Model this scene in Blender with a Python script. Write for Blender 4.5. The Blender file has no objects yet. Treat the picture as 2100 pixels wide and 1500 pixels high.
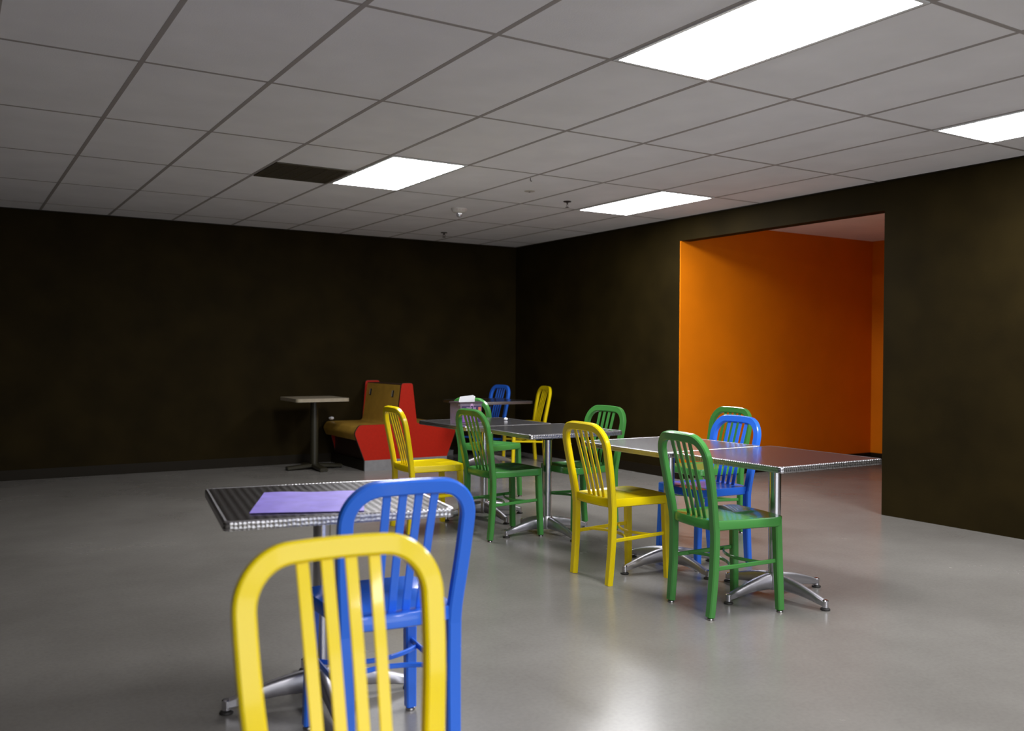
import bpy, bmesh, math, random
from mathutils import Vector, Matrix

random.seed(7)
PI = math.pi
scn = bpy.context.scene
COL = scn.collection

# ------------------------------------------------------------------ camera
CAM_H, CEIL, BACK_Y, RIGHT_X = 1.2386, 2.6057, 9.96, 6.232
yaw, pitch, roll, F_PX = 0.5553, -0.0123, 0.0061, 1878.6
cp, sp, cy, sy = math.cos(pitch), math.sin(pitch), math.cos(yaw), math.sin(yaw)
fw = Vector((cp*sy, cp*cy, sp))
rt = Vector((cy, -sy, 0))
up = rt.cross(fw)
rt2 = rt*math.cos(roll) + up*math.sin(roll)
up2 = up*math.cos(roll) - rt*math.sin(roll)
cam = bpy.data.cameras.new('camera')
cam_o = bpy.data.objects.new('camera', cam)
COL.objects.link(cam_o)
M = Matrix.Identity(4)
for i in range(3):
    M[i][0], M[i][1], M[i][2] = rt2[i], up2[i], -fw[i]
M[2][3] = CAM_H
cam_o.matrix_world = M
cam.sensor_width = 36.0
cam.sensor_fit = 'HORIZONTAL'
cam.lens = F_PX/2100*36.0
cam.clip_start = 0.05
cam.dof.use_dof = True
cam.dof.focus_distance = 5.2
cam.dof.aperture_fstop = 2.7
scn.camera = cam_o

# ------------------------------------------------------------------ light and exposure
scn.view_settings.view_transform = 'Standard'
scn.view_settings.look = 'None'
scn.view_settings.gamma = 1.0
scn.view_settings.use_curve_mapping = False
scn.view_settings.exposure = 0.14
LAMP_STRENGTH = 27.5
LAMP_COLOR = (0.98, 0.985, 1.0)
world = bpy.data.worlds.new('dim_surroundings')
scn.world = world
world.use_nodes = True
world.node_tree.nodes['Background'].inputs[0].default_value = (0.5, 0.55, 0.65, 1)
world.node_tree.nodes['Background'].inputs[1].default_value = 0.05

def area(name, loc, rot, sx, sy_, power, color):
    l = bpy.data.lights.new(name, 'AREA')
    l.shape = 'RECTANGLE'; l.size = sx; l.size_y = sy_; l.energy = power; l.color = color
    o = bpy.data.objects.new(name, l); COL.objects.link(o)
    o.location = loc; o.rotation_euler = rot
    return o
# added soft daylight, as if from an unseen shop window behind the camera
area('added_window_daylight', (1.6, -6.70, 1.35), (PI/2, 0, 0), 7.4, 1.9, 140, (0.90, 0.95, 1.0))

# ------------------------------------------------------------------ materials
def mat(name, color, rough=0.5, metal=0.0, coat=0.0, spec=0.5, emit=None, estr=0.0, noise=0.0, nscale=20, bump=0.0, bscale=200, alpha=1.0, trans=0.0):
    m = bpy.data.materials.new(name); m.use_nodes = True
    nt = m.node_tree; b = nt.nodes['Principled BSDF']
    b.inputs['Base Color'].default_value = (*color, 1)
    b.inputs['Roughness'].default_value = rough
    b.inputs['Metallic'].default_value = metal
    b.inputs['Coat Weight'].default_value = coat
    b.inputs['Coat Roughness'].default_value = 0.06
    b.inputs['Specular IOR Level'].default_value = spec
    b.inputs['Transmission Weight'].default_value = trans
    if alpha < 1: b.inputs['Alpha'].default_value = alpha
    if emit:
        b.inputs['Emission Color'].default_value = (*emit, 1)
        b.inputs['Emission Strength'].default_value = estr
    tc = nt.nodes.new('ShaderNodeTexCoord')
    if noise:
        n = nt.nodes.new('ShaderNodeTexNoise'); n.inputs['Scale'].default_value = nscale; n.inputs['Detail'].default_value = 6
        nt.links.new(tc.outputs['Object'], n.inputs['Vector'])
        r = nt.nodes.new('ShaderNodeMapRange'); r.inputs['From Min'].default_value = .3; r.inputs['From Max'].default_value = .7
        r.inputs['To Min'].default_value = 1-noise; r.inputs['To Max'].default_value = 1+noise
        nt.links.new(n.outputs['Fac'], r.inputs['Value'])
        v = nt.nodes.new('ShaderNodeVectorMath'); v.operation = 'SCALE'; v.inputs[0].default_value = color
        nt.links.new(r.outputs['Result'], v.inputs['Scale'])
        nt.links.new(v.outputs['Vector'], b.inputs['Base Color'])
    if bump:
        n2 = nt.nodes.new('ShaderNodeTexNoise'); n2.inputs['Scale'].default_value = bscale; n2.inputs['Detail'].default_value = 3
        nt.links.new(tc.outputs['Object'], n2.inputs['Vector'])
        bp = nt.nodes.new('ShaderNodeBump'); bp.inputs['Strength'].default_value = bump; bp.inputs['Distance'].default_value = 0.002
        nt.links.new(n2.outputs['Fac'], bp.inputs['Height']); nt.links.new(bp.outputs['Normal'], b.inputs['Normal'])
    return m

MT = {}
MT['yellow'] = mat('yellow_powder_coat', (0.86, 0.655, 0.003), 0.24, coat=0.3, spec=.35, bump=0.02, bscale=350)
MT['green'] = mat('green_powder_coat', (0.064, 0.265, 0.056), 0.24, coat=0.3, spec=.35, bump=0.02, bscale=350)
MT['blue'] = mat('blue_powder_coat', (0.033, 0.178, 0.86), 0.24, coat=0.3, spec=.35, bump=0.02, bscale=350)
MT['glide'] = mat('steel_glide', (0.55, 0.53, 0.52), 0.25, metal=1)
MT['rubber'] = mat('black_rubber', (0.02, 0.018, 0.016), 0.6)
MT['chrome'] = mat('polished_aluminium', (0.66, 0.65, 0.70), 0.20, metal=1)
MT['cast'] = mat('cast_aluminium', (0.60, 0.585, 0.63), 0.42, metal=1, bump=0.03, bscale=120)
MT['under'] = mat('dark_underside', (0.05, 0.04, 0.03), 0.6, noise=.2)
MT['black_wall'] = mat('black_wall_paint', (0.0165, 0.0110, 0.0026), 0.70, spec=0.06, noise=.25, nscale=2.5, bump=.25, bscale=60)
MT['orange'] = mat('orange_wall_paint', (0.70, 0.185, 0.002), 0.5, spec=.2, noise=.05, nscale=3, bump=.1, bscale=90)
MT['black_base'] = mat('black_vinyl_base', (0.012, 0.0085, 0.004), 0.55, spec=.15)
MT['plain_wall'] = mat('plain_wall_paint', (0.30, 0.28, 0.26), 0.6, noise=.06)
MT['tile'] = mat('ceiling_tile', (0.87, 0.85, 0.88), 0.85, spec=0.2, noise=.035, nscale=3, bump=.3, bscale=140)
MT['tbar'] = mat('ceiling_grid_metal', (0.38, 0.345, 0.335), 0.6, spec=.2)
MT['lamp_frame'] = mat('lamp_frame_white', (0.75, 0.75, 0.76), 0.4)
MT['red'] = mat('red_laminate', (0.42, 0.012, 0.002), 0.45, spec=.25, noise=.07, nscale=40, bump=.05)
MT['tan'] = mat('tan_laminate', (0.50, 0.29, 0.045), 0.36, coat=.2, noise=.10, nscale=9)
MT['edge_dark'] = mat('dark_edge_band', (0.06, 0.03, 0.02), 0.4)
MT['toe'] = mat('grey_toe_kick', (0.30, 0.30, 0.31), 0.40, metal=.4, noise=.08)
MT['beige'] = mat('beige_laminate', (0.33, 0.28, 0.20), 0.4, noise=.08)
MT['black_metal'] = mat('black_metal', (0.025, 0.022, 0.012), 0.4)
MT['paper'] = mat('white_paper', (0.80, 0.80, 0.84), 0.7)
MT['card'] = mat('grey_card', (0.42, 0.37, 0.38), 0.6, noise=.1)
MT['plate'] = mat('tan_cover_plate', (0.50, 0.45, 0.41), 0.5)
MT['lilac'] = mat('lilac_paper', (0.34, 0.26, 0.86), 0.5, noise=.12, nscale=14)
MT['acrylic'] = mat('smoky_acrylic', (0.30, 0.23, 0.32), 0.18, alpha=0.55)
MT['lid'] = mat('smoky_lid', (0.10, 0.075, 0.09), 0.2)
MT['label_dark'] = mat('label_print_dark', (0.06, 0.035, 0.12), 0.35)
MT['label_purple'] = mat('label_print_purple', (0.26, 0.10, 0.42), 0.35)
MT['label_pink'] = mat('label_print_pink', (0.60, 0.36, 0.62), 0.4)
MT['label_blue'] = mat('label_print_blue', (0.15, 0.17, 0.62), 0.4)
MT['label_orange'] = mat('label_print_orange', (0.75, 0.20, 0.10), 0.4)
MT['plastic'] = mat('offwhite_plastic', (0.62, 0.58, 0.54), 0.4)
MT['lens'] = mat('clear_strobe_lens', (0.7, 0.7, 0.72), 0.08, metal=.6)
MT['print_red'] = mat('faded_red_print', (0.30, 0.10, 0.08), 0.5)
MT['brass'] = mat('dark_sprinkler_metal', (0.05, 0.035, 0.03), 0.4, metal=.5)
MT['grille'] = mat('brown_grille', (0.055, 0.042, 0.022), 0.5)
MT['void'] = mat('black_void', (0.006, 0.005, 0.004), 0.8)
MT['glass'] = mat('window_glass', (0.9, 0.95, 0.95), 0.05, alpha=0.15)
MT['diffuser'] = mat('lit_diffuser', (0.9, 0.9, 0.9), 0.5, emit=LAMP_COLOR, estr=LAMP_STRENGTH)

def floor_mat():
    m = mat('polished_concrete', (0.24, 0.225, 0.20), 0.25)
    nt = m.node_tree; b = nt.nodes['Principled BSDF']; L = nt.links
    tc = nt.nodes.new('ShaderNodeTexCoord')
    n1 = nt.nodes.new('ShaderNodeTexNoise'); n1.inputs['Scale'].default_value = 0.9; n1.inputs['Detail'].default_value = 8; n1.inputs['Roughness'].default_value = .62
    n2 = nt.nodes.new('ShaderNodeTexNoise'); n2.inputs['Scale'].default_value = 60; n2.inputs['Detail'].default_value = 4
    v = nt.nodes.new('ShaderNodeTexVoronoi'); v.inputs['Scale'].default_value = 7
    L.new(tc.outputs['Object'], n1.inputs['Vector']); L.new(tc.outputs['Object'], n2.inputs['Vector']); L.new(tc.outputs['Object'], v.inputs['Vector'])
    r = nt.nodes.new('ShaderNodeValToRGB')
    r.color_ramp.elements[0].position = .30; r.color_ramp.elements[0].color = (0.190, 0.178, 0.163, 1)
    r.color_ramp.elements[1].position = .70; r.color_ramp.elements[1].color = (0.250, 0.237, 0.218, 1)
    L.new(n1.outputs['Fac'], r.inputs['Fac'])
    mx = nt.nodes.new('ShaderNodeMix'); mx.data_type = 'RGBA'; mx.blend_type = 'MULTIPLY'; mx.inputs['Factor'].default_value = .25
    r2 = nt.nodes.new('ShaderNodeValToRGB'); r2.color_ramp.elements[0].position = .35; r2.color_ramp.elements[0].color = (.7, .7, .7, 1); r2.color_ramp.elements[1].position = .6
    L.new(n2.outputs['Fac'], r2.inputs['Fac'])
    L.new(r.outputs['Color'], mx.inputs['A']); L.new(r2.outputs['Color'], mx.inputs['B'])
    # small dark pits and scuffs
    r3 = nt.nodes.new('ShaderNodeValToRGB'); r3.color_ramp.elements[0].position = .012; r3.color_ramp.elements[0].color = (.45, .42, .4, 1); r3.color_ramp.elements[1].position = .03
    L.new(v.outputs['Distance'], r3.inputs['Fac'])
    mx2 = nt.nodes.new('ShaderNodeMix'); mx2.data_type = 'RGBA'; mx2.blend_type = 'MULTIPLY'; mx2.inputs['Factor'].default_value = .6
    L.new(mx.outputs['Result'], mx2.inputs['A']); L.new(r3.outputs['Color'], mx2.inputs['B'])
    L.new(mx2.outputs['Result'], b.inputs['Base Color'])
    rr = nt.nodes.new('ShaderNodeMapRange'); rr.inputs['To Min'].default_value = .16; rr.inputs['To Max'].default_value = .34
    L.new(n1.outputs['Fac'], rr.inputs['Value']); L.new(rr.outputs['Result'], b.inputs['Roughness'])
    bp = nt.nodes.new('ShaderNodeBump'); bp.inputs['Strength'].default_value = .04; bp.inputs['Distance'].default_value = .01
    L.new(n1.outputs['Fac'], bp.inputs['Height']); L.new(bp.outputs['Normal'], b.inputs['Normal'])
    b.inputs['Specular IOR Level'].default_value = .5
    return m
MT['floor'] = floor_mat()

def tabletop_mat(edge=False):
    m = mat('embossed_aluminium_edge' if edge else 'swirled_aluminium_top', (0.5, 0.49, 0.5), 0.3, metal=1)
    nt = m.node_tree; b = nt.nodes['Principled BSDF']; L = nt.links
    tc = nt.nodes.new('ShaderNodeTexCoord')
    mp = nt.nodes.new('ShaderNodeMapping'); L.new(tc.outputs['Object'], mp.inputs['Vector'])
    if not edge:
        mp.inputs['Rotation'].default_value = (0, 0, PI/4)
        ck = nt.nodes.new('ShaderNodeTexChecker'); ck.inputs['Scale'].default_value = 50
        L.new(mp.outputs['Vector'], ck.inputs['Vector'])
        w = nt.nodes.new('ShaderNodeTexVoronoi'); w.inputs['Scale'].default_value = 50; w.inputs['Randomness'].default_value = 0.0
        L.new(mp.outputs['Vector'], w.inputs['Vector'])
        r = nt.nodes.new('ShaderNodeMapRange'); r.inputs['To Min'].default_value = .19; r.inputs['To Max'].default_value = .25
        L.new(ck.outputs['Fac'], r.inputs['Value']); L.new(r.outputs['Result'], b.inputs['Roughness'])
        cr = nt.nodes.new('ShaderNodeMix'); cr.data_type = 'RGBA'
        cr.inputs['A'].default_value = (0.455, 0.44, 0.45, 1); cr.inputs['B'].default_value = (0.515, 0.50, 0.51, 1)
        L.new(ck.outputs['Fac'], cr.inputs['Factor']); L.new(cr.outputs['Result'], b.inputs['Base Color'])
        bp = nt.nodes.new('ShaderNodeBump'); bp.inputs['Strength'].default_value = .10; bp.inputs['Distance'].default_value = .003
        L.new(w.outputs['Distance'], bp.inputs['Height']); L.new(bp.outputs['Normal'], b.inputs['Normal'])
    else:
        ws = nt.nodes.new('ShaderNodeTexVoronoi'); ws.inputs['Scale'].default_value = 75; ws.inputs['Randomness'].default_value = .25
        L.new(mp.outputs['Vector'], ws.inputs['Vector'])
        bp = nt.nodes.new('ShaderNodeBump'); bp.inputs['Strength'].default_value = .5; bp.inputs['Distance'].default_value = .005
        L.new(ws.outputs['Distance'], bp.inputs['Height']); L.new(bp.outputs['Normal'], b.inputs['Normal'])
        b.inputs['Base Color'].default_value = (0.47, 0.46, 0.48, 1)
    return m
MT['top'] = tabletop_mat()
MT['rim'] = tabletop_mat(True)

# ------------------------------------------------------------------ helpers
def obj(name, bm, m, parent=None, smooth=None, loc=None, rotz=None):
    me = bpy.data.meshes.new(name)
    bmesh.ops.recalc_face_normals(bm, faces=bm.faces)
    bm.to_mesh(me); bm.free()
    me.materials.append(MT[m])
    if smooth is not None:
        for p in me.polygons: p.use_smooth = True
        me.set_sharp_from_angle(angle=math.radians(smooth))
    o = bpy.data.objects.new(name, me); COL.objects.link(o)
    if parent: o.parent = parent
    if loc is not None: o.location = loc
    if rotz is not None: o.rotation_euler = (0, 0, rotz)
    return o

def thing(name, label, cat, loc=(0, 0, 0), rotz=0, group=None):
    o = bpy.data.objects.new(name, None); COL.objects.link(o)
    o.empty_display_size = .1
    o.location = loc; o.rotation_euler = (0, 0, rotz)
    return tag(o, label, cat, group)

def tag(o, label, cat, group=None):
    o['label'] = label; o['category'] = cat
    if group: o['group'] = group
    return o

def structure(o):
    o['kind'] = 'structure'
    return o

def dup(root, loc, rotz, label):
    r = root.copy(); COL.objects.link(r); r.location = loc; r.rotation_euler = (0, 0, rotz); r['label'] = label
    for ch in list(root.children):
        c = ch.copy(); COL.objects.link(c); c.parent = r
        for g in list(ch.children):
            d = g.copy(); COL.objects.link(d); d.parent = c
    return r

def box(bm, x0, x1, y0, y1, z0, z1, bev=0.0):
    g = bmesh.ops.create_cube(bm, size=1.0)
    vs = g['verts']
    for v in vs:
        v.co = Vector((x0 + (v.co.x+.5)*(x1-x0), y0 + (v.co.y+.5)*(y1-y0), z0 + (v.co.z+.5)*(z1-z0)))
    if bev:
        es = list({e for v in vs for e in v.link_edges})
        bmesh.ops.bevel(bm, geom=es, offset=bev, segments=2, affect='EDGES', profile=.5)
    return bm
def new(): return bmesh.new()
def bx(*a, **k): return box(new(), *a, **k)

def profile(w, d, c):
    """chamfered section: w along B, d along A"""
    a, b = d/2, w/2
    pts = [(a, -b+c), (a, b-c), (a-c, b), (-a+c, b), (-a, b-c), (-a, -b+c), (-a+c, -b), (a-c, -b)]
    return pts

def sweep(bm, path, w, d, c, ref, scales=None, cap=True):
    path = [Vector(p) for p in path]
    n = len(path); rings = []
    for i, p in enumerate(path):
        t = (path[min(i+1, n-1)] - path[max(i-1, 0)]).normalized()
        A = Vector(ref(p) if callable(ref) else ref)
        A = (A - t*A.dot(t)).normalized()
        B = t.cross(A)
        s = scales[i] if scales else (1, 1)
        rings.append([bm.verts.new(p + A*(a*s[1]) + B*(b*s[0])) for a, b in profile(w, d, c)])
    m = len(rings[0])
    for i in range(n-1):
        for j in range(m):
            bm.faces.new((rings[i][j], rings[i][(j+1) % m], rings[i+1][(j+1) % m], rings[i+1][j]))
    if cap:
        bm.faces.new(rings[0][::-1]); bm.faces.new(rings[-1])
    return bm

def lathe(bm, prof, cx=0, cy_=0, n=24):
    rings = []
    for r, z in prof:
        if r < 1e-6: rings.append([bm.verts.new((cx, cy_, z))])
        else: rings.append([bm.verts.new((cx+r*math.cos(2*PI*k/n), cy_+r*math.sin(2*PI*k/n), z)) for k in range(n)])
    for a, b in zip(rings, rings[1:]):
        for k in range(n):
            q = [a[k % len(a)], a[(k+1) % len(a)], b[(k+1) % len(b)], b[k % len(b)]]
            u = []
            for v in q:
                if v not in u: u.append(v)
            if len(u) > 2: bm.faces.new(u)
    for r in (rings[0], rings[-1]):
        if len(r) > 2: bm.faces.new(r)
    return bm

def extrude_outline(bm, pts, axis_pts):
    """pts: 2D outline -> two copies placed by axis_pts(p, 0/1), walls and caps"""
    a = [bm.verts.new(axis_pts(p, 0)) for p in pts]
    b = [bm.verts.new(axis_pts(p, 1)) for p in pts]
    n = len(pts)
    bm.faces.new(a); bm.faces.new(b[::-1])
    for i in range(n): bm.faces.new((a[i], b[i], b[(i+1) % n], a[(i+1) % n]))
    return bm

def rounded(pts, radii, seg=6):
    out = []; n = len(pts)
    for i in range(n):
        p = Vector(pts[i]); a = (Vector(pts[i-1])-p); b = (Vector(pts[(i+1) % n])-p)
        r = radii[i]
        if r <= 0: out.append(tuple(p)); continue
        ang = a.angle(b); t = r/math.tan(ang/2)
        t = min(t, a.length*.49, b.length*.49)
        p0 = p + a.normalized()*t; p1 = p + b.normalized()*t
        for k in range(seg+1):
            u = k/seg
            out.append(tuple(p0*(1-u)**2 + p*2*u*(1-u) + p1*u*u))
    return out

# ------------------------------------------------------------------ room shell
NICHE_Y0, NICHE_Y1, NICHE_Z, NICHE_X = 4.55, 6.885, 2.377, 9.2
LEFT_X, FRONT_Y = -2.6, -6.7
structure(obj('floor', bx(LEFT_X-.1, NICHE_X+.1, FRONT_Y-.1, BACK_Y+.1, -.1, 0), 'floor'))
structure(obj('wall_back', bx(LEFT_X-.1, RIGHT_X+.1, BACK_Y, BACK_Y+.12, 0, CEIL), 'black_wall'))
bm = new()
box(bm, RIGHT_X, RIGHT_X+.12, NICHE_Y1+.001, BACK_Y, 0, CEIL)
box(bm, RIGHT_X, RIGHT_X+.12, NICHE_Y0, NICHE_Y1+.001, NICHE_Z, CEIL)
box(bm, RIGHT_X, RIGHT_X+.12, FRONT_Y, NICHE_Y0, 0, CEIL)
structure(obj('wall_right', bm, 'black_wall'))
bm = new()
box(bm, RIGHT_X+.001, NICHE_X, NICHE_Y1-.012, NICHE_Y1+.1, .118, NICHE_Z+.2)
box(bm, RIGHT_X+.12, NICHE_X, NICHE_Y0-.1, NICHE_Y0, .118, NICHE_Z+.2)
box(bm, NICHE_X, NICHE_X+.1, NICHE_Y0-.1, NICHE_Y1+.1, .118, NICHE_Z+.2)
structure(obj('wall_alcove', bm, 'orange'))
bm = new()
box(bm, RIGHT_X+.001, NICHE_X, NICHE_Y1-.018, NICHE_Y1+.1, 0, .118)
box(bm, RIGHT_X+.12, NICHE_X, NICHE_Y0-.1, NICHE_Y0+.006, 0, .118)
box(bm, NICHE_X-.006, NICHE_X+.1, NICHE_Y0, NICHE_Y1, 0, .118)
structure(obj('baseboard_alcove', bm, 'black_base'))
structure(obj('ceiling_alcove', bx(RIGHT_X+.12, NICHE_X+.1, NICHE_Y0-.1, NICHE_Y1+.1, NICHE_Z+.2, NICHE_Z+.3), 'tile'))
structure(obj('baseboard_back', bx(LEFT_X, RIGHT_X-.008, BACK_Y-.008, BACK_Y, 0, .10, bev=.002), 'black_base'))
structure(obj('baseboard_right', bx(RIGHT_X-.008, RIGHT_X, NICHE_Y1, BACK_Y, 0, .10, bev=.002), 'black_base'))
structure(obj('wall_left', bx(LEFT_X-.1, LEFT_X, FRONT_Y, BACK_Y, 0, CEIL), 'black_wall'))
bm = new()
WX0, WX1, WZ0, WZ1 = -2.1, 5.3, .4, 2.3
box(bm, LEFT_X-.1, WX0, FRONT_Y-.12, FRONT_Y, 0, CEIL)
box(bm, WX1, RIGHT_X+.1, FRONT_Y-.12, FRONT_Y, 0, CEIL)
box(bm, WX0, WX1, FRONT_Y-.12, FRONT_Y, 0, WZ0)
box(bm, WX0, WX1, FRONT_Y-.12, FRONT_Y, WZ1, CEIL)
structure(obj('wall_front', bm, 'plain_wall'))
bm = new()
for k in range(4):
    x = WX0 + (WX1-WX0)*k/3
    box(bm, x-.03, x+.03, FRONT_Y-.11, FRONT_Y-.05, WZ0, WZ1)
for z in (WZ0, WZ1-.05):
    box(bm, WX0, WX1, FRONT_Y-.11, FRONT_Y-.05, z, z+.05)
win = structure(obj('window_added', bm, 'black_metal'))  # unseen window frame, added to go with the daylight lamp

# ceiling: tile field with a grid of slender bars below it
GX0, GY0, TW, TL = 2.0126, 3.3791, .6096, 1.2192
structure(obj('ceiling', bx(LEFT_X-.1, RIGHT_X+.12, FRONT_Y-.1, BACK_Y+.1, CEIL, CEIL+.1), 'tile'))
bm = new()
i = -8
while GX0+i*TW < RIGHT_X:
    x = GX0+i*TW
    if x > LEFT_X: box(bm, x-.012, x+.012, FRONT_Y, BACK_Y, CEIL-.0016, CEIL+.001)
    i += 1
i = -6
while GY0+i*TL < BACK_Y:
    y = GY0+i*TL
    if y > FRONT_Y: box(bm, LEFT_X, RIGHT_X, y-.011, y+.011, CEIL-.0013, CEIL+.001)
    i += 1
structure(obj('trim_ceiling_grid', bm, 'tbar'))
bm = new()
box(bm, LEFT_X, RIGHT_X, BACK_Y-.02, BACK_Y, CEIL-.008, CEIL)
box(bm, RIGHT_X-.02, RIGHT_X, FRONT_Y, BACK_Y, CEIL-.008, CEIL)
structure(obj('trim_ceiling_edge', bm, 'black_base'))

# ------------------------------------------------------------------ ceiling fittings
def lens_mesh(w, l, depth):
    bm = new(); n, m = 10, 18; V = []
    for i in range(n+1):
        row = []
        for j in range(m+1):
            u, v = i/n*2-1, j/m*2-1
            z = -depth*(1-abs(u)**2.4)*(1-abs(v)**4)
            row.append(bm.verts.new((u*w/2, v*l/2, z)))
        V.append(row)
    for i in range(n):
        for j in range(m):
            bm.faces.new((V[i][j], V[i][j+1], V[i+1][j+1], V[i+1][j]))
    return bm
lt = thing('ceiling_light', 'lit rectangular ceiling light next to the brown air grille', 'ceiling light', (2.927, 6.424, CEIL), 0, 'ceiling lights')
bm = new()
W2, L2 = .2975, .6025
for a in ((-W2, W2, -L2, -L2+.018), (-W2, W2, L2-.018, L2), (-W2, -W2+.02, -L2+.018, L2-.018), (W2-.02, W2, -L2+.018, L2-.018)):
    box(bm, a[0], a[1], a[2], a[3], -.007, -.001)
obj('frame', bm, 'lamp_frame', lt)
d = obj('diffuser', lens_mesh(.553, 1.166, .020), 'diffuser', lt, smooth=60, loc=(0, 0, -.0065))
dup(lt, (5.366, 6.424, CEIL), 0, 'lit rectangular ceiling light nearest the far top corner of the orange alcove')
dup(lt, (2.927, 2.767, CEIL), 0, 'lit rectangular ceiling light nearest the camera, reaching over the top edge')
for k, (x, y) in enumerate(((5.366, 2.767), (.488, -.89), (2.927, -.89), (5.366, -.89), (2.927, -4.55), (.488, -4.55))):
    o = dup(lt, (x, y, CEIL), 0, 'lit rectangular ceiling light in front of the near end of the orange alcove' if k == 0 else 'lit ceiling light in the rows overhead, out of the picture')

gr = thing('air_grille', 'brown louvred air grille in the ceiling beside the lit panel', 'air vent', (2.315, 6.76, CEIL))
bm = new()
for a in ((-.29, .29, -.29, -.262), (-.29, .29, .262, .29), (-.29, -.262, -.262, .262), (.262, .29, -.262, .262)):
    box(bm, *a, -.009, -.001)
obj('frame', bm, 'grille', gr)
bm = new()
for k in range(18):
    y = -.25+k*.0295
    box(bm, -.262, .262, y-.008, y+.008, -.008, -.002)
for k in range(5):
    x = -.21+k*.105
    box(bm, x-.004, x+.004, -.262, .262, -.0085, -.0055)
obj('louvres', bm, 'grille', gr)
obj('backing', bx(-.262, .262, -.262, .262, -.0025, -.0008), 'void', gr)

sm = thing('smoke_alarm', 'off-white round alarm with a clear strobe on the ceiling', 'smoke alarm', (4.122, 7.60, CEIL))
obj('housing', lathe(new(), [(.075, -.001), (.075, -.012), (.068, -.03), (.05, -.040), (.03, -.043), (0, -.043)]), 'plastic', sm, smooth=40)
obj('strobe_lens', lathe(new(), [(.028, -.042), (.028, -.062), (.022, -.076), (.01, -.081), (0, -.082)]), 'lens', sm, smooth=40)
bm = new()
for k in range(4):   # small printed letters facing the room, each a stroke pattern
    a = math.radians(-122 - 34 + 22*k + 20)
    c0 = Vector((.0725*math.cos(a), .0725*math.sin(a), -.021))
    t = Vector((-math.sin(a), math.cos(a), 0)); nrm = Vector((math.cos(a), math.sin(a), -.35)).normalized(); upv = t.cross(nrm)
    strokes = (((-.006, 0), (.0018, .016)), ((.006, .006), (.008, .0018)), ((.006, -.006), (.008, .0018)))
    for (ox, oz), (sx, sz) in strokes:
        cs = [c0 + t*(ox+ex*sx/2) + upv*(oz+ez*sz/2) + nrm*.0035 for ex, ez in ((-1, -1), (1, -1), (1, 1), (-1, 1))]
        bm.faces.new([bm.verts.new(v) for v in cs])
obj('lettering', bm, 'print_red', sm)

def sprinkler():
    s = thing('fire_sprinkler', 'dark fire sprinkler head near the back wall', 'sprinkler', (4.79, 9.19, CEIL), 0, 'fire sprinklers')
    obj('escutcheon', lathe(new(), [(.038, -.0005), (.036, -.006), (.016, -.010), (0, -.010)]), 'brass', s, smooth=30)
    bm = new()
    lathe(bm, [(.008, -.008), (.008, -.022), (.004, -.024), (.004, -.03), (0, -.03)], n=12)
    for e in (-1, 1):
        sweep(bm, [(e*.008, 0, -.02), (e*.014, 0, -.03), (e*.012, 0, -.044), (e*.003, 0, -.052)], .005, .004, .001, (0, 1, 0))
    obj('frame_arms', bm, 'brass', s)
    obj('deflector', lathe(new(), [(.0, -.051), (.019, -.052), (.019, -.055), (0, -.055)], n=16), 'brass', s)
    return s
sp1 = sprinkler()
dup(sp1, (4.728, 6.70, CEIL), .5, 'dark fire sprinkler head just left of the far-right lit ceiling panel')
pl = thing('ceiling_cover_plate', 'small beige round cover plate on a ceiling tile', 'cover plate', (4.168, 6.456, CEIL))
obj('plate', lathe(new(), [(.046, -.0006), (.044, -.003), (.03, -.006), (0, -.008)]), 'plate', pl, smooth=40)
obj('screw', lathe(new(), [(.008, -.007), (.008, -.0105), (0, -.0105)], n=10), 'brass', pl)
hk = thing('ceiling_hook', 'tiny dark hook hanging from a ceiling tile edge', 'hook', (3.863, 5.972, CEIL))
obj('shank', sweep(new(), [(0, 0, -.001), (0, 0, -.02), (.006, 0, -.027), (.012, 0, -.02)], .005, .005, .001, (0, 1, 0)), 'brass', hk)

# ------------------------------------------------------------------ chairs
SZ = .462
def frame_path():
    """centre line of the back: up one post, across the rounded top rail, down the other"""
    def px(z):                      # recline, gently curved
        t = max(0, (z-.40)/.46)
        return -.172 - .079*(t**1.25)
    L = []
    for z, y in ((.40, .173), (.46, .175), (.52, .180), (.58, .1855), (.64, .1895), (.70, .192), (.745, .193)):
        L.append((y, z))
    r = .100; cyy, cz = .193-r, .745+.0
    arc = []
    for k in range(1, 13):
        a = PI/2*k/12
        arc.append((cyy+r*math.cos(a), cz+r*1.02*math.sin(a)))
    half = L+arc
    mid = [(.05, half[-1][1]+.0015), (0, half[-1][1]+.002)]
    full = half + mid + [(-y, z) for y, z in ([mid[0]]+half[::-1])]
    pts = []
    for y, z in full:
        bow = -.010*(1-(y/.2)**2)*max(0, (z-.5)/.35)
        pts.append((px(z)+bow, y, z))
    return pts
def leanref(p):
    return (1, 0, .17)
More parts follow.
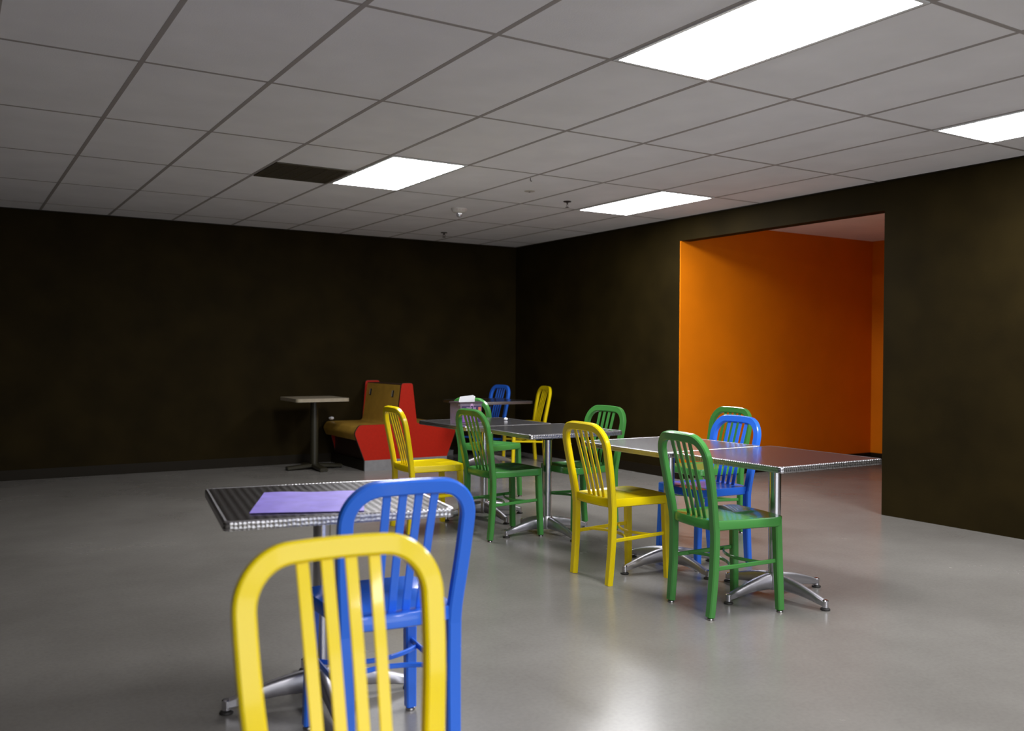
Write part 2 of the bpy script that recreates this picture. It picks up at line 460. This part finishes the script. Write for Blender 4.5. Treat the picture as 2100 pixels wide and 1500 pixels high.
def make_chair(color, glides, label):
    t = thing('slat_back_chair', label, 'chair', (0, 0, 0), 0, 'metal slat-back cafe chairs')
    z0 = .013 if glides else .0
    obj('back_frame', sweep(new(), frame_path(), .044, .032, .0055, leanref), color, t, smooth=28)
    # slats
    for yy in (-.075, -.025, .025, .075):
        P = []
        for k in range(9):
            u = k/8; z = .828-u*(.828-.452)
            tt = max(0, (z-.40)/.46)
            x = -.172-.079*(tt**1.25) - .008*(1-u) + .024*u
            P.append((x, yy*(1-.10*u), z))
        obj('slat', sweep(new(), P, .026, .0065, .002, (1, 0, .17)), color, t, smooth=28)
    # seat: dished top, apron all round, bowed rear edge
    n, m = 20, 20; bm = new(); T = []; B = []
    def outline(u, v):   # u 0 rear..1 front, v -1..1
        hw = .172 + (.200-.172)*u
        if u > .88: hw -= .028*((u-.88)/.12)**2
        x = -.178 + u*.392
        x -= .020*(1-v*v)*(1-u)**2
        x += .010*(1-v*v)*u**3
        return x, v*hw
    for i in range(n+1):
        u = i/n; row = []
        for j in range(m+1):
            v = j/m*2-1
            x, y = outline(u, v)
            e = min(1, min(u, 1-u)*7)*min(1, (1-abs(v))*6)
            e = e*e*(3-2*e)
            dish = -.018*math.exp(-((u-.40)/.26)**2)*(1-.35*abs(v)) + .007*math.exp(-(v/.14)**2)*max(0, u-.35)*1.5
            z = SZ + dish*e + .003*u
            row.append(bm.verts.new((x, y, z)))
        T.append(row)
    for i in range(n):
        for j in range(m): bm.faces.new((T[i][j], T[i+1][j], T[i+1][j+1], T[i][j+1]))
    loop = [T[i][0] for i in range(n+1)] + [T[n][j] for j in range(1, m+1)] + [T[i][m] for i in range(n-1, -1, -1)] + [T[0][j] for j in range(m-1, 0, -1)]
    cx = .02
    prev = loop
    for off, dz in ((.003, -.004), (.003, -.042), (-.004, -.047), (-.018, -.047), (-.018, -.006)):
        cur = []
        for v in loop:
            dv = Vector((v.co.x-cx, v.co.y, 0)).normalized()
            cur.append(bm.verts.new((v.co.x+dv.x*off, v.co.y+dv.y*off, v.co.z+dz)))
        k = len(loop)
        for a in range(k): bm.faces.new((prev[a], prev[(a+1) % k], cur[(a+1) % k], cur[a]))
        prev = cur
    bm.faces.new(prev)
    obj('seat', bm, color, t, smooth=38)
    # legs
    for s in (1, -1):
        for rear in (True, False):
            if rear:
                P = [(-.172, s*.174, .435), (-.171, s*.174, .36), (-.174, s*.172, .22), (-.182, s*.170, .10), (-.190, s*.168, z0)]
                sc = [(1, 1), (1, 1), (1, 1), (.97, 1), (.93, .98)]
                bm = sweep(new(), P, .044, .034, .0055, (1, 0, 0), sc)
            else:
                P = [(.188, s*.170, .452), (.189, s*.171, .40), (.194, s*.174, .25), (.199, s*.177, .12), (.203, s*.180, z0)]
                sc = [(1, 1), (1, 1), (.98, .98), (.94, .94), (.88, .90)]
                bm = sweep(new(), P, .040, .038, .0055, (1, 0, 0), sc)
            lg = obj('leg', bm, color, t, smooth=28)
            if glides:
                e = P[-1]
                obj('foot_glide', lathe(new(), [(.009, z0+.004), (.010, z0-.002), (.016, z0-.005), (.017, .002), (.014, 0), (0, 0)], e[0], e[1], 14), 'glide', lg, smooth=40)
    # stretchers
    for s in (1, -1):
        obj('stretcher', sweep(new(), [(-.176, s*.171, .236), (.190, s*.174, .250)], .020, .011, .003, (0, 1, 0)), color, t, smooth=28)
    for xe, xm in ((-.085, -.020), (.125, .055)):
        P = [(xe+(xm-xe)*(1-(k/6-1)**2), (k/6-1)*.168, .243) for k in range(13)]
        obj('cross_brace', sweep(new(), P, .016, .010, .003, (1, 0, 0)), color, t, smooth=28)
    return t

CH = [  # colour, x, y, yaw(deg), label
    ('yellow', .66, 1.488, -93, 'yellow metal slat-back chair in the foreground, overlapping the bright blue chair'),
    ('blue', 1.185, 2.69, 86, 'bright blue metal slat-back chair pulled up to the table with the lilac sheet'),
    ('yellow', 3.228, 4.05, -2, 'yellow metal slat-back chair in clear view, all four legs on the open floor'),
    ('green', 3.249, 5.362, 0, 'green metal slat-back chair with its back rail in front of the napkin box'),
    ('green', 3.262, 3.275, -9, 'green metal slat-back chair nearest the camera, its back to us beside the clear-view yellow chair'),
    ('yellow', 2.915, 5.85, -5, 'yellow metal slat-back chair in front of the red booth bench'),
    ('green', 3.836, 5.258, 183.6, 'green metal slat-back chair facing over the paired tables, against the black right wall'),
    ('green', 4.015, 6.84, 18, 'green metal slat-back chair standing behind the napkin box, past the paired tables'),
    ('blue', 5.44, 9.41, 181, 'dim blue metal slat-back chair at the far corner table'),
    ('yellow', 5.713, 8.918, 166.4, 'yellow metal slat-back chair at the far corner table, beside the dim blue chair'),
    ('blue', 3.892, 4.06, 176, 'blue metal slat-back chair half hidden behind the green chair, its seat under the table'),
    ('green', 4.557, 4.76, 176, 'green metal slat-back chair near the orange alcove, only a sliver showing'),
]
protos = {}
for c, x, y, a, lab in CH:
    if c not in protos:
        t = make_chair(c, c != 'yellow', lab)
        t.location = (x, y, 0); t.rotation_euler = (0, 0, math.radians(a))
        protos[c] = t
    else:
        dup(protos[c], (x, y, 0), math.radians(a), lab)

# ------------------------------------------------------------------ cafe tables
TH = .724
def make_table(label):
    t = thing('cafe_table', label, 'table', (0, 0, 0), 0, 'square aluminium cafe tables')
    S = .37
    sq = rounded([(-S, -S), (S, -S), (S, S), (-S, S)], [.022]*4, 5)
    inn = rounded([(-S+.010, -S+.010), (S-.010, -S+.010), (S-.010, S-.010), (-S+.010, S-.010)], [.014]*4, 5)
    bm = new()
    extrude_outline(bm, inn, lambda p, k: (p[0], p[1], TH-.004 if k == 0 else TH))
    obj('tabletop', bm, 'top', t)
    # pressed metal rim: outer face, rounded shoulder, return below
    bm = new(); rings = []
    for off, z in ((-.012, TH+.0002), (-.004, TH+.0012), (0, TH-.003), (.0008, TH-.016), (0, TH-.029), (-.012, TH-.031), (-.012, TH-.006)):
        rings.append([bm.verts.new((p[0]*(S+off)/S, p[1]*(S+off)/S, z)) for p in sq])
    n = len(sq)
    for a, b in zip(rings, rings[1:]+rings[:1]):
        for k in range(n): bm.faces.new((a[k], a[(k+1) % n], b[(k+1) % n], b[k]))
    obj('rim', bm, 'rim', t, smooth=40)
    bm = new()
    extrude_outline(bm, [(p[0]*.965, p[1]*.965) for p in sq], lambda p, k: (p[0], p[1], TH-.026 if k == 0 else TH-.006))
    obj('underside', bm, 'under', t)
    bm = new()
    for a in (PI/4, 3*PI/4):
        d = Vector((math.cos(a), math.sin(a), 0))
        sweep(bm, [d*-.20 + Vector((0, 0, TH-.034)), d*.20 + Vector((0, 0, TH-.034))], .045, .016, .004, (0, 0, 1))
    lathe(bm, [(.045, TH-.03), (.045, TH-.055), (.036, TH-.075), (.0, TH-.075)])
    obj('mounting_plate', bm, 'black_metal', t)
    obj('column', lathe(new(), [(.031, .075), (.031, TH-.05)], n=32), 'chrome', t, smooth=40)
    obj('hub', lathe(new(), [(0, .035), (.038, .035), (.046, .07), (.044, .104), (.033, .122), (0, .122)]), 'cast', t, smooth=40)
    for k in range(4):
        a = k*PI/2
        d = Vector((math.cos(a), math.sin(a), 0))
        P, sc = [], []
        for i in range(11):
            u = i/10; r = .025+u*.300
            top = .118 - .066*u**1.5 - .006*u
            bot = .036 + .016*math.sin(PI*min(1, u*1.1))*.6 - .018*u
            P.append(d*r + Vector((0, 0, (top+bot)/2)))
            sc.append(((top-bot)/.06, 1.1-.35*u))
        sd = Vector((-d.y, d.x, 0))
        lg = obj('leg', sweep(new(), P, .06, .040, .010, sd, sc), 'cast', t, smooth=50)
        e = d*.325
        obj('foot_glide', lathe(new(), [(.013, .040), (.014, .012), (.022, .009), (.024, .003), (.021, 0), (0, 0)], e.x, e.y, 18), 'rubber', lg, smooth=40)
        obj('foot_cap', lathe(new(), [(0, .050), (.012, .050), (.0155, .046), (.0155, .014), (0, .014)], e.x, e.y, 18), 'chrome', lg, smooth=40)
    return t
TB = [
    (3.55, 5.25, -1, 'square aluminium cafe table with one bright pole, nearer of the two pushed together'),
    (3.485, 6.012, .5, 'square aluminium cafe table holding the napkin box'),
    (3.592, 4.045, 0, 'square aluminium cafe table between the clear-view yellow chair and the half-hidden blue chair'),
    (3.65, 3.298, 0, 'square aluminium cafe table in front of the nearest green chair, seen through its slats'),
    (1.143, 3.118, -9, 'square aluminium cafe table in the foreground under the lilac sheet'),
    (5.157, 8.827, 0, 'square aluminium cafe table in the far corner by the blue and yellow chairs'),
]
tp = None
for x, y, a, lab in TB:
    if tp is None:
        tp = make_table(lab); tp.location = (x, y, 0); tp.rotation_euler = (0, 0, math.radians(a))
    else:
        dup(tp, (x, y, 0), math.radians(a), lab)

# lilac sheet on the near table
bm = new(); V = []
nx, ny = 12, 10
for i in range(nx+1):
    row = []
    for j in range(ny+1):
        u, v = i/nx, j/ny
        z = .0015 + .0035*math.sin(u*5+.6)**2*math.sin(v*4+.3)**2
        row.append((bm.verts.new(((u-.5)*.36, (v-.5)*.43, z+.0008)), bm.verts.new(((u-.5)*.36, (v-.5)*.43, z))))
    V.append(row)
for i in range(nx):
    for j in range(ny):
        bm.faces.new([V[i][j][0], V[i+1][j][0], V[i+1][j+1][0], V[i][j+1][0]])
        bm.faces.new([V[i][j][1], V[i][j+1][1], V[i+1][j+1][1], V[i+1][j][1]])
ring = [(i, 0) for i in range(nx)] + [(nx, j) for j in range(ny)] + [(i, ny) for i in range(nx, 0, -1)] + [(0, j) for j in range(ny, 0, -1)]
for k in range(len(ring)):
    a, b = ring[k], ring[(k+1) % len(ring)]
    bm.faces.new([V[a[0]][a[1]][0], V[a[0]][a[1]][1], V[b[0]][b[1]][1], V[b[0]][b[1]][0]])
tag(obj('paper_sheet', bm, 'lilac', None, loc=(1.075, 3.04, TH+.0016), rotz=math.radians(-22.7)), 'lilac paper sheet lying on the foreground aluminium table', 'paper')

# ------------------------------------------------------------------ napkin box
nb = thing('napkin_box', 'smoky clear napkin box with a purple printed label on the paired tables', 'napkin box', (3.28, 5.93, TH+.001), 0)
bw, bd, bh = .090, .078, .150    # half width, half depth, height
def taper(bm, x0, x1, y0, y1, z0, z1):
    box(bm, x0, x1, y0, y1, z0, z1)
    return bm
bm = new()
tw = .004
box(bm, -bw, bw, -bd, -bd+tw, 0, bh); box(bm, -bw, bw, bd-tw, bd, 0, bh)
box(bm, -bw, -bw+tw, -bd+tw, bd-tw, 0, bh); box(bm, bw-tw, bw, -bd+tw, bd-tw, 0, bh)
box(bm, -bw+tw, bw-tw, -bd+tw, bd-tw, 0, tw)
obj('acrylic_case', bm, 'acrylic', nb)
bm = new()
for a in ((-bw-.006, bw+.006, -bd-.006, -.028), (-bw-.006, bw+.006, .028, bd+.006), (-bw-.006, -.072, -.028, .028), (.072, bw+.006, -.028, .028)):
    box(bm, *a, bh, bh+.012)
obj('lid', bm, 'lid', nb)
obj('napkin_stack', bx(-bw+.012, bw-.012, -bd+.012, bd-.012, .006, .10, bev=.004), 'label_pink', nb)
# folded napkin standing out of the slot, its upper corner creased over
bm = new()
def sheet(pts, th=.0035):
    n = Vector(pts[1])-Vector(pts[0]); m_ = Vector(pts[2])-Vector(pts[0]); d = n.cross(m_).normalized()*th
    a = [bm.verts.new(Vector(p)) for p in pts]; b = [bm.verts.new(Vector(p)+d) for p in pts]
    bm.faces.new(a); bm.faces.new(b[::-1])
    for k in range(len(a)): bm.faces.new((a[k], b[k], b[(k+1) % len(a)], a[(k+1) % len(a)]))
sheet([(-.076, -.020, bh-.02), (.066, -.014, bh-.02), (.072, .000, bh+.034), (.064, .008, bh+.058), (-.046, .004, bh+.048)])
sheet([(-.076, -.020, bh-.02), (-.046, .004, bh+.048), (.030, .020, bh+.044), (.040, .016, bh-.02)])
sheet([(.072, .000, bh+.034), (.064, .008, bh+.058), (.088, .014, bh+.046), (.074, .006, bh+.012)])
obj('napkin', bm, 'paper', nb)
yl = -bd-.0012
lab = obj('label', bx(-.075, .084, yl, -bd, .012, .132), 'label_dark', nb)
bm = new()
def letters(bm, x0, z0, h, n, w, seed):
    rnd = random.Random(seed); x = x0
    for k in range(n):      # letter-like strokes, too small to read in the photograph
        lw = w*(.7+.3*rnd.random()); sw = w*.24
        box(bm, x, x+sw, yl-.0008, yl, z0, z0+h)
        if rnd.random() < .75: box(bm, x+lw-sw, x+lw, yl-.0008, yl, z0, z0+h)
        if rnd.random() < .8: box(bm, x+sw, x+lw-sw, yl-.0008, yl, z0+h-sw, z0+h)
        if rnd.random() < .6: box(bm, x+sw, x+lw-sw, yl-.0008, yl, z0+h*.45, z0+h*.45+sw)
        x += lw+w*.28
        if k == n//2: x += w*.5
letters(bm, -.038, .106, .017, 8, .0088, 3)
letters(bm, -.066, .096, .006, 2, .010, 5)
obj('lettering', bm, 'label_pink', lab)
bm = new(); letters(bm, -.034, .092, .009, 11, .0058, 9)
obj('lettering', bm, 'label_blue', lab)
obj('picture', bx(.060, .082, yl-.0008, yl, .088, .124), 'label_orange', lab)
obj('picture', bx(-.072, .056, yl-.0006, yl, .016, .080), 'label_purple', lab)
bm = new()
lathe(bm, [(.0, 0), (.011, 0), (.011, .001), (0, .001)], n=18)
bmesh.ops.rotate(bm, verts=bm.verts, cent=(0, 0, 0), matrix=Matrix.Rotation(PI/2, 3, 'X'))
bmesh.ops.translate(bm, verts=bm.verts, vec=(.006, yl+.0002, .143))
for e in (-1, 1):
    box(bm, .006+e*.012-.002, .006+e*.012+.002, yl-.0008, yl+.001, .126, .138)
obj('emblem', bm, 'label_pink', lab)

# crumpled papers
def crumple(name, label, loc, r, sq, seed):
    bm = new(); rnd = random.Random(seed)
    bmesh.ops.create_icosphere(bm, subdivisions=3, radius=r)
    dirs = [Vector((rnd.gauss(0, 1), rnd.gauss(0, 1), rnd.gauss(0, 1))).normalized() for _ in range(26)]
    for v in bm.verts:
        d = v.co.normalized()
        k = max(d.dot(q) for q in dirs)
        v.co = d*r*(.62+.42*k**5)
        v.co.z *= sq
    zm = min(v.co.z for v in bm.verts)
    for v in bm.verts: v.co.z -= zm
    return tag(obj(name, bm, 'paper', None, smooth=20, loc=loc), label, 'crumpled paper')
crumple('crumpled_paper', 'small crumpled white paper on the aluminium table by the green chair', (3.70, 6.05, TH+.001), .016, .75, 4)
crumple('crumpled_paper', 'small white scrap lying on the far end of the booth seat', (3.72, 9.86, .487), .03, .6, 8)

# ------------------------------------------------------------------ booth bench
BX, BY0, BY1 = 4.234, 8.96, 9.925
bb = thing('booth_bench', 'double-sided red booth bench with a tan seat and grey toe kick', 'booth bench', (BX, BY0, 0))
half = [(-.485, .112), (-.600, .405), (-.545, .486), (-.118, .486), (-.064, .918)]
pts = half + [(-x, z) for x, z in half[::-1]]
rad = [.0, .075, .055, .02, .03, .03, .02, .055, .075, .0]
outl = rounded(pts, rad, 7)
LEN = BY1-BY0
half2 = [(-.445, .112), (-.515, .37), (-.490, .445), (-.125, .445), (-.085, .925)]
outl_far = rounded(half2 + [(-x, z) for x, z in half2[::-1]], rad, 7)
for y0, y1, outl in ((0, .028, outl), (LEN-.028, LEN, outl_far)):
    p = obj('side_panel', extrude_outline(new(), outl, lambda q, k, a=y0, b=y1: (q[0], a if k == 0 else b, q[1])), 'red', bb)
    big = [(x*1.006, (z-.48)*1.006+.48) for x, z in outl]
    bm = new()
    n = len(outl)
    for k in range(n):
        a, b = k, (k+1) % n
        if outl[a][1] < .115 and outl[b][1] < .115: continue
        e = .004
        va = [Vector((outl[a][0], 0, outl[a][1])), Vector((outl[b][0], 0, outl[b][1]))]
        oa = [Vector((big[a][0], 0, big[a][1])), Vector((big[b][0], 0, big[b][1]))]
        q = []
        for vv in (va[0], va[1], oa[1], oa[0]): q.append(vv)
        f0 = [bm.verts.new((v.x, y0+.002, v.z)) for v in q]
        f1 = [bm.verts.new((v.x, y1-.002, v.z)) for v in q]
        bm.faces.new(f0); bm.faces.new(f1[::-1])
        for i in range(4): bm.faces.new((f0[i], f1[i], f1[(i+1) % 4], f0[(i+1) % 4]))
    obj('edge_band', bm, 'edge_dark', p)
def shell(sgn):
    prof = rounded([(-.062, .900), (-.125, .470), (-.555, .470), (-.600, .405), (-.560, .320), (-.535, .330), (-.570, .405), (-.545, .448), (-.100, .448), (-.045, .895)],
                   [.004, .045, .06, .06, .01, .01, .05, .04, .03, .004], 7)
    return extrude_outline(new(), prof, lambda q, k: (q[0]*sgn, .029 if k == 0 else LEN-.029, q[1]))
for sgn, nm in ((1, 'seat_shell'), (-1, 'seat_shell')):
    s = obj(nm, shell(sgn), 'tan', bb, smooth=30)
    if sgn == 1:
        for yy in (.19, .80):
            zc = .80; xc = -.062-(.900-zc)*(.063/.43)
            bm = new(); box(bm, xc-.0055, xc+.006, yy-.014, yy+.014, zc-.036, zc+.036, bev=.002)
            for v in bm.verts: v.co.x += (v.co.z-zc)*(.063/.43)
            obj('hand_slot', bm, 'void', s)  # black plate paints the dark inside of the slot
            bm = new(); box(bm, xc-.008, xc+.006, yy+.015, yy+.030, zc-.030, zc+.034, bev=.002)
            for v in bm.verts: v.co.x += (v.co.z-zc)*(.063/.43)
            obj('slot_pale_side', bm, 'beige', s)  # paler strip along one side of the slot
obj('top_cap', bx(-.060, .060, .029, LEN-.029, .894, .908, bev=.003), 'edge_dark', bb)
obj('base_box', bx(-.455, .455, .029, LEN-.029, .02, .44), 'edge_dark', bb)
bm = new()
box(bm, -.485, .485, -.001, .024, 0, .112)
obj('toe_kick', bm, 'toe', bb)
bm = new()
box(bm, -.485, -.465, .024, LEN, 0, .112); box(bm, .465, .485, .024, LEN, 0, .112); box(bm, -.465, .465, LEN-.02, LEN, 0, .112)
obj('toe_kick', bm, 'black_base', bb)

# booth table beside the bench
bt = thing('booth_table', 'beige laminate booth table by the dark back wall, next to the tan bench seat', 'table', (3.36, 9.41, 0))
S = rounded([(-.29, -.29), (.29, -.29), (.29, .29), (-.29, .29)], [.05]*4, 5)
obj('tabletop', extrude_outline(new(), S, lambda p, k: (p[0], p[1], .730 if k == 0 else .765)), 'beige', bt)
obj('column', lathe(new(), [(.042, .03), (.042, .715), (.12, .729), (0, .729)]), 'black_metal', bt, smooth=40)
bm = new()
for a in (0, PI/2):
    d = Vector((math.cos(a), math.sin(a), 0))
    sweep(bm, [d*-.30+Vector((0, 0, .022)), d*-.05+Vector((0, 0, .040)), d*.05+Vector((0, 0, .040)), d*.30+Vector((0, 0, .022))], .085, .036, .008, (0, 0, 1))
obj('base', bm, 'black_metal', bt, smooth=40)
for k in range(4):
    a = k*PI/2
    obj('foot_glide', lathe(new(), [(.018, .02), (.02, .004), (.018, 0), (0, 0)], .28*math.cos(a), .28*math.sin(a), 14), 'rubber', bt)

# small things on the floor at the back wall
fb = thing('floor_box', 'small grey metal box on the floor at the foot of the dark back wall', 'metal box', (5.22, 9.90, 0))
obj('body', bx(-.06, .06, -.045, .045, 0, .058, bev=.004), 'toe', fb)
obj('lid', bx(-.063, .063, -.048, .048, .058, .066, bev=.002), 'toe', fb)
tag(obj('card_sheet', bx(-.10, .10, -.13, .13, 0, .004), 'card', None, loc=(5.66, 9.41, .0006), rotz=.12), 'flat grey card lying on the floor below the dim blue chair', 'card')
